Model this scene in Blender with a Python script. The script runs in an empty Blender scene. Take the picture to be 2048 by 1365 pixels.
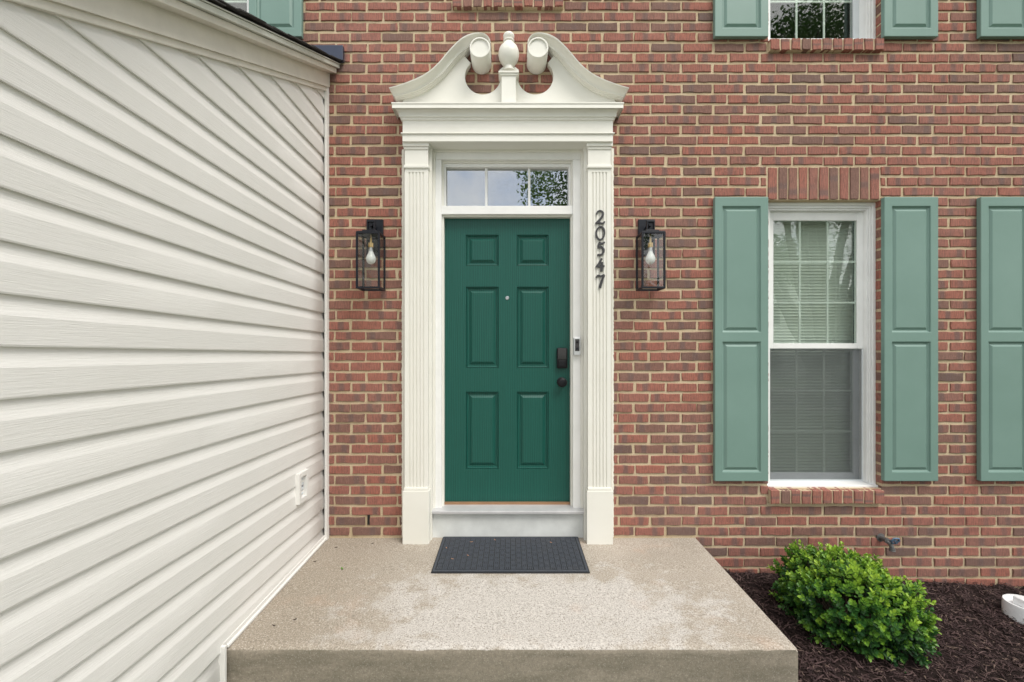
import bpy, math, random
from mathutils import Vector, noise as mnoise
random.seed(7)
R = math.radians
scene = bpy.context.scene

# ------------------------------------------------------------------ camera
CAMZ, DIST, FPX = 1.257, 3.0, 900.0          # camera height over stoop, distance to brick face, focal length in photo pixels
PX, PY = 1022.0, 700.0                        # principal point of the photograph
cam_d = bpy.data.cameras.new('camera'); cam = bpy.data.objects.new('camera', cam_d)
scene.collection.objects.link(cam); scene.camera = cam
cam.location = (0, -DIST, CAMZ); cam.rotation_euler = (R(90), 0, 0)
cam_d.sensor_width = 36; cam_d.lens = 36*FPX/2048
cam_d.shift_x = (1024-PX)/2048; cam_d.shift_y = (PY-682.5)/2048
cam_d.clip_start = 0.05; cam_d.clip_end = 500

# ------------------------------------------------------------------ sky and sun
SUN_EL, SUN_AZ = 54, 40                       # sun in front of the facade, a little to the right, behind thin cloud
world = bpy.data.worlds.new('World'); scene.world = world; world.use_nodes = True
wn, wl = world.node_tree.nodes, world.node_tree.links
wn.clear()
sky = wn.new('ShaderNodeTexSky'); sky.sky_type = 'NISHITA'; sky.sun_disc = False
sky.sun_elevation = R(SUN_EL); sky.sun_rotation = R(180-SUN_AZ); sky.dust_density = 1.5; sky.ozone_density = 1.0
tc = wn.new('ShaderNodeTexCoord')
cn = wn.new('ShaderNodeTexNoise'); cn.inputs['Scale'].default_value = 2.2; cn.inputs['Detail'].default_value = 7; cn.inputs['Roughness'].default_value = .6
cr = wn.new('ShaderNodeValToRGB'); cr.color_ramp.elements[0].position = .38; cr.color_ramp.elements[1].position = .60
cr.color_ramp.elements[0].color = (.18, .18, .18, 1)
mx = wn.new('ShaderNodeMixRGB'); mx.inputs[2].default_value = (8.9, 8.6, 8.1, 1)
bg = wn.new('ShaderNodeBackground'); bg.inputs['Strength'].default_value = .115
wo = wn.new('ShaderNodeOutputWorld')
wl.new(tc.outputs['Generated'], cn.inputs['Vector']); wl.new(cn.outputs['Fac'], cr.inputs['Fac'])
wl.new(cr.outputs['Color'], mx.inputs[0]); wl.new(sky.outputs['Color'], mx.inputs[1])
wl.new(mx.outputs['Color'], bg.inputs['Color']); wl.new(bg.outputs['Background'], wo.inputs['Surface'])

sd = bpy.data.lights.new('sun', 'SUN'); sun = bpy.data.objects.new('sun', sd); scene.collection.objects.link(sun)
sd.energy = 1.5; sd.angle = R(28); sd.color = (1, .965, .91)
sv = Vector((math.sin(R(SUN_AZ))*math.cos(R(SUN_EL)), -math.cos(R(SUN_AZ))*math.cos(R(SUN_EL)), math.sin(R(SUN_EL))))
sun.rotation_euler = sv.to_track_quat('Z', 'Y').to_euler(); sun.location = (4, -8, 12)

vs = scene.view_settings
scene.display_settings.display_device = 'sRGB'
vs.view_transform = 'Standard'; vs.look = 'None'; vs.exposure = 0.83; vs.gamma = 1; vs.use_curve_mapping = False
scene.render.engine = 'CYCLES'; scene.cycles.max_bounces = 8; scene.cycles.transparent_max_bounces = 24

# ------------------------------------------------------------------ materials
M = {}
class NT:
    def __init__(s, name):
        m = bpy.data.materials.new(name); m.use_nodes = True; s.m = m; M[name] = m
        s.n, s.l = m.node_tree.nodes, m.node_tree.links
        s.b = s.n['Principled BSDF']; s.out = s.n['Material Output']
        s.tc = s.n.new('ShaderNodeTexCoord')
    def lk(s, a, b): s.l.new(a, b)
    def mapping(s, scale, out='Object'):
        mp = s.n.new('ShaderNodeMapping'); mp.inputs['Scale'].default_value = scale
        s.lk(s.tc.outputs[out], mp.inputs['Vector']); return mp.outputs['Vector']
    def noise(s, scale, vec=None, detail=4, rough=.6, dist=0):
        t = s.n.new('ShaderNodeTexNoise'); t.inputs['Scale'].default_value = scale
        t.inputs['Detail'].default_value = detail; t.inputs['Roughness'].default_value = rough; t.inputs['Distortion'].default_value = dist
        s.lk(vec if vec is not None else s.tc.outputs['Object'], t.inputs['Vector']); return t.outputs['Fac']
    def ramp(s, fac, stops):
        r = s.n.new('ShaderNodeValToRGB'); e = r.color_ramp.elements
        while len(e) < len(stops): e.new(.5)
        for i, (p, c) in enumerate(stops):
            e[i].position = p; e[i].color = (c[0], c[1], c[2], 1) if hasattr(c, '__len__') else (c, c, c, 1)
        s.lk(fac, r.inputs['Fac']); return r.outputs['Color']
    def mix(s, fac, a, b, mode='MIX'):
        x = s.n.new('ShaderNodeMixRGB'); x.blend_type = mode
        for i, v in ((0, fac), (1, a), (2, b)):
            if isinstance(v, (int, float)): x.inputs[i].default_value = v if i == 0 else (v, v, v, 1)
            elif isinstance(v, tuple): x.inputs[i].default_value = (*v, 1)
            else: s.lk(v, x.inputs[i])
        return x.outputs[0]
    def math(s, op, a, b=0.0):
        x = s.n.new('ShaderNodeMath'); x.operation = op
        for i, v in ((0, a), (1, b)):
            if isinstance(v, (int, float)): x.inputs[i].default_value = v
            else: s.lk(v, x.inputs[i])
        return x.outputs[0]
    def attr(s, name, out='Fac'):
        a = s.n.new('ShaderNodeAttribute'); a.attribute_name = name; return a.outputs[out]
    def bump(s, h, strength=.3, dist=.002):
        b = s.n.new('ShaderNodeBump'); b.inputs['Strength'].default_value = strength; b.inputs['Distance'].default_value = dist
        s.lk(h, b.inputs['Height']); s.lk(b.outputs['Normal'], s.b.inputs['Normal'])
    def col(s, c):
        if isinstance(c, tuple): s.b.inputs['Base Color'].default_value = (*c, 1)
        else: s.lk(c, s.b.inputs['Base Color'])
    def rough(s, v):
        if isinstance(v, (int, float)): s.b.inputs['Roughness'].default_value = v
        else: s.lk(v, s.b.inputs['Roughness'])
    def spec(s, v): s.b.inputs['Specular IOR Level'].default_value = v

def plain(name, c, rough=.5, metal=0, spec=.5, var=.12, bump=0, scale=60):
    t = NT(name)
    n = t.noise(9, detail=5)
    t.col(t.mix(t.ramp(n, [(.3, 0), (.7, 1)]), tuple(v*(1-var) for v in c), tuple(min(1, v*(1+var*.5)) for v in c)))
    t.rough(rough); t.b.inputs['Metallic'].default_value = metal; t.spec(spec)
    if bump: t.bump(t.noise(scale, detail=4), bump, .002)
    return t

def make_materials():
    # brick: attribute r=tone, g=band place, b=seed ; u = place along the brick
    t = NT('brick')
    sep = t.n.new('ShaderNodeSeparateColor'); t.lk(t.attr('brick_tone', 'Color'), sep.inputs['Color'])
    tone, band, seed = sep.outputs[0], sep.outputs[1], sep.outputs[2]
    u = t.attr('brick_u')
    base = t.ramp(tone, [(0, (.352, .134, .097)), (.35, (.314, .127, .097)), (.62, (.262, .130, .101)), (.82, (.215, .120, .095)), (1, (.140, .097, .083))])
    wob = t.noise(30, detail=3)
    uu = t.math('ADD', u, t.math('MULTIPLY', t.math('SUBTRACT', wob, .5), .10))
    d = t.math('ABSOLUTE', t.math('SUBTRACT', uu, band))
    bandm = t.ramp(d, [(.055, 1), (.13, 0)])
    bstr = t.math('MULTIPLY', bandm, t.ramp(seed, [(.1, 0), (.4, .75)]))
    c = t.mix(bstr, base, (.135, .098, .092))
    streak = t.noise(1, t.mapping((150, 60, 22)), detail=3, rough=.6)
    c = t.mix(t.ramp(streak, [(.36, .62), (.60, 0)]), c, (.115, .062, .052))
    sp = t.noise(110, detail=3, rough=.8)
    c = t.mix(t.ramp(sp, [(.58, 0), (.70, .55)]), c, (.46, .25, .185))
    c = t.mix(t.ramp(sp, [(.27, .5), (.38, 0)]), c, (.06, .04, .036))
    big = t.noise(1.3, detail=3)
    c = t.mix(t.ramp(big, [(.42, 0), (.7, .18)]), c, (.33, .22, .19))
    ef = t.noise(9, detail=5, rough=.7)
    c = t.mix(t.ramp(ef, [(.66, 0), (.8, .35)]), c, (.45, .33, .26))
    t.col(c); t.rough(.88); t.spec(.25)
    t.bump(t.mix(.5, streak, sp), .55, .003)
    # mortar
    t = NT('mortar')
    n1 = t.noise(140, detail=4); n2 = t.noise(5, detail=4); n3 = t.noise(34, detail=4)
    c = t.mix(t.ramp(n2, [(.3, 0), (.7, 1)]), (.51, .405, .26), (.63, .52, .365))
    c = t.mix(t.ramp(n1, [(.3, .45), (.6, 0)]), c, (.33, .24, .15))
    c = t.mix(t.ramp(n3, [(.62, 0), (.75, .5)]), c, (.72, .63, .50))
    t.col(c); t.rough(.95); t.spec(.15); t.bump(t.mix(.5, n1, n3), .8, .004)
    # vinyl siding
    t = NT('vinyl')
    g = t.noise(1, t.mapping((60, 9, 230)), detail=5, rough=.65, dist=.6)
    lo = t.noise(1.7, detail=3)
    c = t.mix(t.ramp(lo, [(.3, 0), (.7, 1)]), (.735, .725, .69), (.765, .755, .725))
    ds = t.noise(26, detail=6, rough=.75)
    c = t.mix(t.ramp(ds, [(.70, 0), (.80, .35)]), c, (.40, .36, .27))
    t.col(c); t.rough(.55); t.spec(.35); t.bump(g, .65, .0022)
    # painted trim
    t = NT('cream_trim')
    n = t.noise(3, detail=5); f = t.noise(45, detail=5, rough=.7)
    c = t.mix(t.ramp(n, [(.3, 0), (.7, 1)]), (.72, .71, .645), (.765, .757, .70))
    c = t.mix(t.ramp(f, [(.72, 0), (.84, .35)]), c, (.42, .39, .30))
    t.col(c); t.rough(.42); t.spec(.4); t.bump(t.noise(70, detail=3), .06, .001)
    plain('white_trim', (.80, .80, .78), .38, var=.06)
    plain('frame_white', (.80, .81, .80), .35, var=.05)
    plain('sash_grey', (.60, .64, .66), .4, var=.06)
    plain('rake_trim', (.66, .635, .56), .5, var=.08)
    plain('rake_cap', (.56, .58, .52), .45, var=.08)
    # green door
    t = NT('door_green')
    g1 = t.noise(1, t.mapping((60, 60, 3.2)), detail=6, rough=.6, dist=1.3)
    w = t.n.new('ShaderNodeTexWave'); w.bands_direction = 'X'; w.inputs['Scale'].default_value = 1; w.inputs['Distortion'].default_value = 7; w.inputs['Detail'].default_value = 2; w.inputs['Detail Scale'].default_value = .6
    t.lk(t.mapping((26, 26, 2.6)), w.inputs['Vector'])
    h = t.mix(.5, g1, w.outputs['Fac'])
    t.col(t.mix(t.ramp(h, [(.3, 0), (.7, 1)]), (.0060, .064, .049), (.0100, .092, .071)))
    t.rough(.38); t.spec(.32); t.bump(h, .40, .0018)
    # shutter green
    t = NT('shutter_green')
    g1 = t.noise(1, t.mapping((90, 90, 7)), detail=6, rough=.65, dist=1.0)
    n = t.noise(2, detail=4)
    t.col(t.mix(t.ramp(n, [(.3, 0), (.7, 1)]), (.152, .248, .214), (.176, .278, .243)))
    t.rough(.45); t.spec(.4); t.bump(g1, .25, .0012)
    # black metal / plastic
    plain('black_metal', (.010, .012, .018), .45, .0, .3)
    plain('black_plastic', (.008, .008, .010), .4, spec=.25)
    plain('gloss_black', (.004, .004, .006), .08)
    plain('silver', (.62, .63, .65), .32, .8)
    plain('brass', (.70, .48, .20), .3, .9)
    plain('steel', (.55, .56, .58), .35, .9)
    t = plain('bulb', (.80, .81, .80), .25)
    plain('iron_number', (.035, .035, .038), .5)
    plain('valve_blue', (.10, .17, .26), .5)
    plain('valve_metal', (.17, .17, .17), .5, .6)
    plain('flash_metal', (.045, .055, .085), .32, .35)
    plain('shingle', (.030, .029, .028), .95, bump=.8, scale=220)
    plain('pvc', (.78, .79, .80), .35)
    plain('hole_shade', (.01, .009, .008), .9)
    plain('room', (.10, .10, .095), .9)  # dark wall colour carries the gloom of the unlit interior
    plain('blind', (.78, .80, .76), .5, var=.04)
    plain('threshold', (.60, .60, .61), .38, .3)
    plain('kick', (.66, .68, .665), .4)
    plain('caulk', (.76, .74, .66), .6, bump=.4)
    plain('wood_strip', (.30, .17, .09), .6)
    plain('clear_cover', (.28, .30, .33), .12)
    # glass: thin pane, Fresnel reflection over a clear body
    for nm, ior, tint in (('glass', .11, (.93, .97, .94)), ('coated_glass', .33, (.93, .96, .95)), ('lamp_glass', .05, (.97, .98, .97))):
        t = NT(nm); t.n.remove(t.b)
        lw = t.n.new('ShaderNodeLayerWeight'); lw.inputs['Blend'].default_value = .5
        fz = t.math('ADD', ior, t.math('MULTIPLY', t.math('POWER', lw.outputs['Facing'], 4.0), 1-ior))
        gl = t.n.new('ShaderNodeBsdfGlossy'); gl.inputs['Roughness'].default_value = .0
        tr = t.n.new('ShaderNodeBsdfTransparent'); tr.inputs['Color'].default_value = (*tint, 1)
        wv = t.n.new('ShaderNodeBump'); wv.inputs['Strength'].default_value = .02; wv.inputs['Distance'].default_value = .02
        t.lk(t.noise(5, detail=1), wv.inputs['Height']); t.lk(wv.outputs['Normal'], gl.inputs['Normal'])
        mxs = t.n.new('ShaderNodeMixShader')
        t.lk(fz, mxs.inputs[0]); t.lk(tr.outputs[0], mxs.inputs[1]); t.lk(gl.outputs[0], mxs.inputs[2]); t.lk(mxs.outputs[0], t.out.inputs['Surface'])
    # insect screen: fine dark weave, mostly open
    t = NT('insect_screen'); t.n.remove(t.b)
    df = t.n.new('ShaderNodeBsdfDiffuse'); df.inputs['Color'].default_value = (.13, .14, .145, 1)
    tr = t.n.new('ShaderNodeBsdfTransparent'); mxs = t.n.new('ShaderNodeMixShader'); mxs.inputs[0].default_value = .30
    t.lk(tr.outputs[0], mxs.inputs[1]); t.lk(df.outputs[0], mxs.inputs[2]); t.lk(mxs.outputs[0], t.out.inputs['Surface'])
    # concrete top: worn pale patch with exposed sand, buff cement left in islands, dirt along siding side
    t = NT('concrete')
    geo = t.tc.outputs['Object']
    n_big = t.noise(2.1, detail=5, rough=.62); n_mid = t.noise(7.5, detail=5, rough=.65); n_f = t.noise(75, detail=5, rough=.8); n_g = t.noise(150, detail=3, rough=.85)
    sx = t.n.new('ShaderNodeSeparateXYZ'); t.lk(geo, sx.inputs[0])
    cement = t.mix(t.ramp(n_big, [(.35, 0), (.68, 1)]), (.345, .305, .25), (.43, .38, .32))
    sand = t.mix(t.ramp(n_f, [(.3, 0), (.7, 1)]), (.40, .375, .345), (.63, .60, .56))
    # worn mask: centre ellipse of the slab, broken by noise
    ex = t.math('DIVIDE', t.math('SUBTRACT', sx.outputs[0], .12), .92); ey = t.math('DIVIDE', t.math('ADD', sx.outputs[1], .80), .42)
    rr = t.math('SQRT', t.math('ADD', t.math('MULTIPLY', ex, ex), t.math('MULTIPLY', ey, ey)))
    msk = t.math('ADD', t.math('MULTIPLY', rr, .55), t.math('MULTIPLY', t.math('SUBTRACT', n_mid, .5), 1.5))
    worn = t.ramp(msk, [(.36, .95), (.60, 0)])
    c = t.mix(worn, cement, sand)
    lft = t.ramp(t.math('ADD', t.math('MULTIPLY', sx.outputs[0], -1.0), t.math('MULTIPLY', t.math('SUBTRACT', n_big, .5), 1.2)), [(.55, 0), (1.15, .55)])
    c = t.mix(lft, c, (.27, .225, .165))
    ru = t.noise(3.4, detail=3); c = t.mix(t.ramp(ru, [(.60, 0), (.76, .35)]), c, (.50, .33, .23))
    c = t.mix(t.ramp(n_g, [(.37, .85), (.48, 0)]), c, (.18, .155, .125))
    c = t.mix(t.ramp(n_g, [(.54, 0), (.65, .7)]), c, (.66, .62, .56))
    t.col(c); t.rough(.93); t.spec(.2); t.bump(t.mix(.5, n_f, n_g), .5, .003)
    # concrete face: never worn, algae-stained
    t = NT('concrete_face')
    n1 = t.noise(1, t.mapping((2.5, 2.5, 12)), detail=5, rough=.65); n2 = t.noise(80, detail=5, rough=.8); n3 = t.noise(150, detail=3, rough=.85)
    c = t.mix(t.ramp(n1, [(.35, 0), (.65, 1)]), (.190, .170, .130), (.300, .262, .208))
    c = t.mix(t.ramp(n2, [(.35, .4), (.55, 0)]), c, (.09, .085, .065))
    c = t.mix(t.ramp(n3, [(.55, 0), (.67, .55)]), c, (.46, .42, .36))
    t.col(c); t.rough(.95); t.spec(.15); t.bump(n2, .6, .003)
    # mulch
    t = NT('mulch_soil'); n = t.noise(60, detail=6, rough=.75)
    t.col(t.mix(t.ramp(n, [(.3, 0), (.7, 1)]), (.012, .008, .007), (.045, .030, .027))); t.rough(.95); t.spec(.15); t.bump(n, 1, .02)
    t = NT('mulch_fibre'); a = t.attr('shade')
    c = t.ramp(a, [(0, (.025, .015, .015)), (.5, (.062, .037, .036)), (.88, (.105, .067, .063)), (1, (.17, .12, .095))])
    t.col(c); t.rough(.85); t.spec(.25)
    # leaves
    def leaf(name, stops, rough=.4, trans=.25):
        t = NT(name); a = t.attr('shade'); c = t.ramp(a, stops); t.col(c); t.rough(rough); t.spec(.4)
        tl = t.n.new('ShaderNodeBsdfTranslucent'); t.lk(c, tl.inputs['Color'])
        mxs = t.n.new('ShaderNodeMixShader'); mxs.inputs[0].default_value = trans
        t.lk(t.b.outputs[0], mxs.inputs[1]); t.lk(tl.outputs[0], mxs.inputs[2]); t.lk(mxs.outputs[0], t.out.inputs['Surface'])
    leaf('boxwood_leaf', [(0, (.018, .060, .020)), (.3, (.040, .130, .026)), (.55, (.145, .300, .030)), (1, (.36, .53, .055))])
    leaf('tree_leaf', [(0, (.030, .065, .020)), (.5, (.065, .135, .034)), (1, (.13, .22, .055))], .5, .35)
    plain('bark', (.07, .052, .040), .95, bump=.8, scale=30)
    plain('twig', (.075, .055, .035), .9)
    t = NT('mat'); n = t.noise(420, detail=3, rough=.8); n2 = t.noise(6, detail=4)
    c = t.mix(t.ramp(n, [(.35, 0), (.7, 1)]), (.032, .037, .046), (.105, .118, .138))
    c = t.mix(t.ramp(n2, [(.5, 0), (.75, .25)]), c, (.10, .10, .10)); t.col(c); t.rough(.9); t.spec(.2); t.bump(n, .5, .002)
    plain('mat_rubber', (.014, .015, .018), .7)
    plain('dry_leaf', (.36, .20, .12), .8)
    plain('green_bit', (.10, .25, .03), .6)
    # setting across the street
    t = NT('lawn'); n = t.noise(9, detail=8, rough=.75); t.col(t.mix(t.ramp(n, [(.3, 0), (.7, 1)]), (.035, .075, .018), (.085, .15, .035))); t.rough(.9); t.bump(n, .8, .05)
    t = NT('asphalt'); n = t.noise(60, detail=6, rough=.7); t.col(t.mix(n, (.04, .04, .042), (.075, .074, .072))); t.rough(.9)
    plain('kerb', (.40, .38, .34), .9)
    plain('white_siding', (.74, .74, .72), .6); plain('far_roof', (.09, .085, .08), .9); plain('far_glass', (.03, .04, .05), .1)
make_materials()

# ------------------------------------------------------------------ helpers
def X(px, Y=0.0): return (px-PX)*(DIST+Y)/FPX          # photo column -> metres at depth Y behind the brick face
def Z(py, Y=0.0): return CAMZ+(PY-py)*(DIST+Y)/FPX     # photo row -> height over the stoop at depth Y

class MB:
    def __init__(s): s.v, s.f, s.mi, s.attr = [], [], [], {}
    def box(s, x0, x1, y0, y1, z0, z1, mi=0):
        b = len(s.v)
        s.v += [(x0, y0, z0), (x1, y0, z0), (x1, y1, z0), (x0, y1, z0), (x0, y0, z1), (x1, y0, z1), (x1, y1, z1), (x0, y1, z1)]
        for q in ((0, 3, 2, 1), (4, 5, 6, 7), (0, 1, 5, 4), (1, 2, 6, 5), (2, 3, 7, 6), (3, 0, 4, 7)):
            s.f.append(tuple(b+i for i in q)); s.mi.append(mi)
        return s
    def face(s, pts, mi=0):
        b = len(s.v); s.v += [tuple(p) for p in pts]; s.f.append(tuple(range(b, b+len(pts)))); s.mi.append(mi); return s
    def loft(s, rings, close_ring=True, cap0=False, cap1=False):
        n = len(rings[0]); b = len(s.v)
        for r in rings: s.v += [tuple(p) for p in r]
        m = n if close_ring else n-1
        for i in range(len(rings)-1):
            for j in range(m):
                k = (j+1) % n
                s.f.append((b+i*n+j, b+i*n+k, b+(i+1)*n+k, b+(i+1)*n+j)); s.mi.append(0)
        if cap0: s.f.append(tuple(b+j for j in reversed(range(n)))); s.mi.append(0)
        if cap1: s.f.append(tuple(b+(len(rings)-1)*n+j for j in range(n))); s.mi.append(0)
        return s
    def tube(s, pts, rad, seg=10):
        rings = []
        for i, p in enumerate(pts):
            p = Vector(p); a = Vector(pts[max(0, i-1)]); c = Vector(pts[min(len(pts)-1, i+1)])
            t = (c-a).normalized(); u = t.orthogonal().normalized() if i == 0 else (u-t*u.dot(t)).normalized(); w = t.cross(u)
            r = rad[i] if hasattr(rad, '__len__') else rad
            rings.append([p+(u*math.cos(2*math.pi*k/seg)+w*math.sin(2*math.pi*k/seg))*r for k in range(seg)])
        return s.loft(rings, True, True, True)
    def lathe(s, prof, c, axis='z', seg=28):
        rings = []
        for r, h in prof:
            ring = []
            for k in range(seg):
                a = 2*math.pi*k/seg; ca, sa = r*math.cos(a), r*math.sin(a)
                ring.append((c[0]+ca, c[1]+sa, c[2]+h) if axis == 'z' else (c[0]+ca, c[1]-h, c[2]+sa) if axis == 'y' else (c[0]+h, c[1]+ca, c[2]+sa))
            rings.append(ring)
        return s.loft(rings, True, True, True)
    def prism(s, poly, y0, y1):                  # outline in x,z, thickness in y
        return s.loft([[(x, y0, z) for x, z in poly], [(x, y1, z) for x, z in poly]], True, True, True)
    def mesh(s, name, mats, smooth=False):
        me = bpy.data.meshes.new(name); me.from_pydata(s.v, [], s.f)
        for m in (mats if isinstance(mats, (list, tuple)) else [mats]): me.materials.append(M[m])
        if any(s.mi): me.polygons.foreach_set('material_index', s.mi)
        for k, (typ, dat) in s.attr.items():
            a = me.attributes.new(k, typ, 'POINT'); a.data.foreach_set('color' if typ == 'FLOAT_COLOR' else 'value', dat)
        me.validate(); me.update()
        if smooth: me.polygons.foreach_set('use_smooth', [True]*len(me.polygons))
        return me
    def build(s, name, mats, parent=None, bevel=0, smooth=False, fixn=False):
        me = s.mesh(name, mats, smooth)
        if fixn:
            import bmesh
            b = bmesh.new(); b.from_mesh(me); bmesh.ops.recalc_face_normals(b, faces=b.faces); b.to_mesh(me); b.free()
        return link(name, me, parent, bevel)
def link(name, me, parent=None, bevel=0):
    o = bpy.data.objects.new(name, me); scene.collection.objects.link(o)
    if parent: o.parent = parent
    if bevel:
        m = o.modifiers.new('bevel', 'BEVEL'); m.width = bevel; m.segments = 2; m.limit_method = 'ANGLE'; m.angle_limit = R(40); m.harden_normals = False
    return o
def smooth_angle(o, deg=35):
    me = o.data; me.polygons.foreach_set('use_smooth', [True]*len(me.polygons)); me.set_sharp_from_angle(angle=R(deg)); return o
def empty(name, loc=(0, 0, 0)):
    o = bpy.data.objects.new(name, None); o.empty_display_size = .1; o.location = loc; scene.collection.objects.link(o); return o
def tag(o, label=None, cat=None, group=None, kind=None):
    if label: o['label'] = label
    if cat: o['category'] = cat
    if group: o['group'] = group
    if kind: o['kind'] = kind
    return o
def keep(child, thing):                       # parent a mesh built in world metres to an Empty that stands at the thing's base
    child.parent = thing; child.location = -thing.location; return child
def panel_mesh(x0, x1, z0, z1, y, rings):     # raised-and-fielded panel: nested rectangles (inset, depth behind y)
    mb = MB(); rr = [[(x0+i, y+d, z0+i), (x1-i, y+d, z0+i), (x1-i, y+d, z1-i), (x0+i, y+d, z1-i)] for i, d in rings]
    return mb.loft(rr, True, False, True)
def sheet_with_holes(mb, x0, x1, z0, z1, y0, y1, holes, extra_x=(), extra_z=()):
    xs = sorted({x0, x1, *[v for h in holes for v in h[:2] if x0 < v < x1], *extra_x}); zs = sorted({z0, z1, *[v for h in holes for v in h[2:] if z0 < v < z1], *extra_z})
    def solid(i, j):
        if i < 0 or j < 0 or i >= len(xs)-1 or j >= len(zs)-1: return False
        cx, cz = (xs[i]+xs[i+1])/2, (zs[j]+zs[j+1])/2
        return not any(h[0] < cx < h[1] and h[2] < cz < h[3] for h in holes)
    for i in range(len(xs)-1):
        for j in range(len(zs)-1):
            if not solid(i, j): continue
            a, b, c, d = xs[i], xs[i+1], zs[j], zs[j+1]
            mb.face([(a, y0, c), (b, y0, c), (b, y0, d), (a, y0, d)]); mb.face([(b, y1, c), (a, y1, c), (a, y1, d), (b, y1, d)])
            if not solid(i-1, j): mb.face([(a, y1, c), (a, y0, c), (a, y0, d), (a, y1, d)])
            if not solid(i+1, j): mb.face([(b, y0, c), (b, y1, c), (b, y1, d), (b, y0, d)])
            if not solid(i, j-1): mb.face([(a, y1, c), (b, y1, c), (b, y0, c), (a, y0, c)])
            if not solid(i, j+1): mb.face([(a, y0, d), (b, y0, d), (b, y1, d), (a, y1, d)])
    return mb
def catmull(pts, n=8):
    out = []; P = [Vector(p) for p in pts]
    for i in range(len(P)-1):
        a, b, c, d = P[max(0, i-1)], P[i], P[i+1], P[min(len(P)-1, i+2)]
        for k in range(n):
            t = k/n; out.append(.5*((2*b)+(c-a)*t+(2*a-5*b+4*c-d)*t*t+(3*b-a-3*c+d)*t**3))
    out.append(P[-1]); return out

# ------------------------------------------------------------------ ground and street
def ground_z(x, y): return -.205-.055*max(-2, min(3.5, x-1.2))+.10*max(-3, y)*.9
def setting():
    mb = MB().face([(-80, -90, -.62), (80, -90, -.62), (80, 30, -.62), (-80, 30, -.62)]); tag(mb.build('lawn', 'lawn'), kind='structure')
    tag(MB().face([(-80, -17.5, -.612), (80, -17.5, -.612), (80, -10.5, -.612), (-80, -10.5, -.612)]).build('road', 'asphalt'), kind='structure')
    for y in (-10.5, -17.8): tag(MB().box(-80, 80, y, y+.3, -.62, -.50).build('kerb', 'kerb', bevel=.02), kind='structure')
    tag(MB().box(-9, 1.1, -10.2, -1.7, -.70, -.55).build('bounce_driveway', 'kerb'), kind='structure')  # unseen concrete drive, added to bounce light onto the trim undersides
    # planting bed beside the stoop
    mb = MB(); nx, ny = 90, 64; x0, x1, y0, y1 = 1.2, 5.0, -2.6, .02
    for j in range(ny+1):
        for i in range(nx+1):
            x, y = x0+(x1-x0)*i/nx, y0+(y1-y0)*j/ny
            mb.v.append((x, y, ground_z(x, y)+.022*mnoise.noise((x*9, y*9, 1))+.012*mnoise.noise((x*23, y*23, 4))))
    for j in range(ny):
        for i in range(nx):
            a = j*(nx+1)+i; mb.f.append((a, a+1, a+nx+2, a+nx+1)); mb.mi.append(0)
    tag(mb.build('planting_bed', 'mulch_soil', smooth=True), kind='structure')
setting()

# ------------------------------------------------------------------ brick house
house = tag(empty('brick_house', (0, 0, -.6)), 'red brick house front with green door, cream pediment and sage green shutters', 'house')
def part(mb, name, mats, parent=house, **k):
    o = mb.build(name, mats, None, **k)
    if parent is house: keep(o, house)
    else: o.parent = parent; o.matrix_parent_inverse.identity(); o.location = (0, 0, 0)
    return o
def group_part(name):                         # a part without a surface of its own that gathers its sub-parts
    o = empty(name, (0, 0, 0)); keep(o, house); return o

BL, BH, PITCH, COURSE, Z0 = .1965, .0518, 63.05/300, .0687, .019
WIN = (1.717, 2.475, .330, 2.257)             # lower right window opening
UPW = (1.717, 2.475, 3.318, 5.05)             # upper right window
ULW = (-2.508, -1.75, 3.318, 5.05)            # upper left window
LINT = (1.712, 2.462, 2.257, 2.478); SILL = (1.712, 2.470, .236, .330); USILL = (1.712, 2.470, 3.236, 3.318)
W2 = (3.470, 4.228, .330, 2.257); U2 = (3.470, 4.228, 3.318, 5.05); CW = (X(905)+.004, X(1127)-.004, 3.605, 5.05)   # next window pair, window over the door
LINT2 = (3.465, 4.215, 2.257, 2.478); SILL2 = (3.465, 4.223, .236, .330); USILL2 = (3.465, 4.223, 3.236, 3.318)
ULSILL = (-2.513, -1.745, 3.236, 3.318); CSILL = (X(905), X(1127), 3.521, 3.605)
DOOR = (-.70, .652, -.60, 2.80)               # everything behind the door surround
SMALL = (LINT, SILL, USILL, ULSILL, CSILL, LINT2, SILL2, USILL2)
OPEN = [(-1.30, 1.235, -.62, .004), WIN, UPW, ULW, LINT, SILL, USILL, ULSILL, CSILL, DOOR, W2, U2, CW, LINT2, SILL2, USILL2]
WX0, WX1, WZ0, WZ1 = -4.4, 5.0, -.60, 5.10
wall_mb = MB(); sheet_with_holes(wall_mb, WX0, WX1, WZ0, WZ1, .0075, .16, [(WIN[0]-.005, WIN[1]+.005, WIN[2]-.0, WIN[3]), (UPW[0]-.005, UPW[1]+.005, UPW[2], WZ1+1), (ULW[0]-.005, ULW[1]+.005, ULW[2], WZ1+1), (-.58, .535, -.62, 2.66), (W2[0]-.005, W2[1]+.005, W2[2], W2[3]), (U2[0]-.005, U2[1]+.005, U2[2], WZ1+1), (CW[0]-.005, CW[1]+.005, CW[2], WZ1+1)])
wall = part(wall_mb, 'wall', 'mortar')

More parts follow.
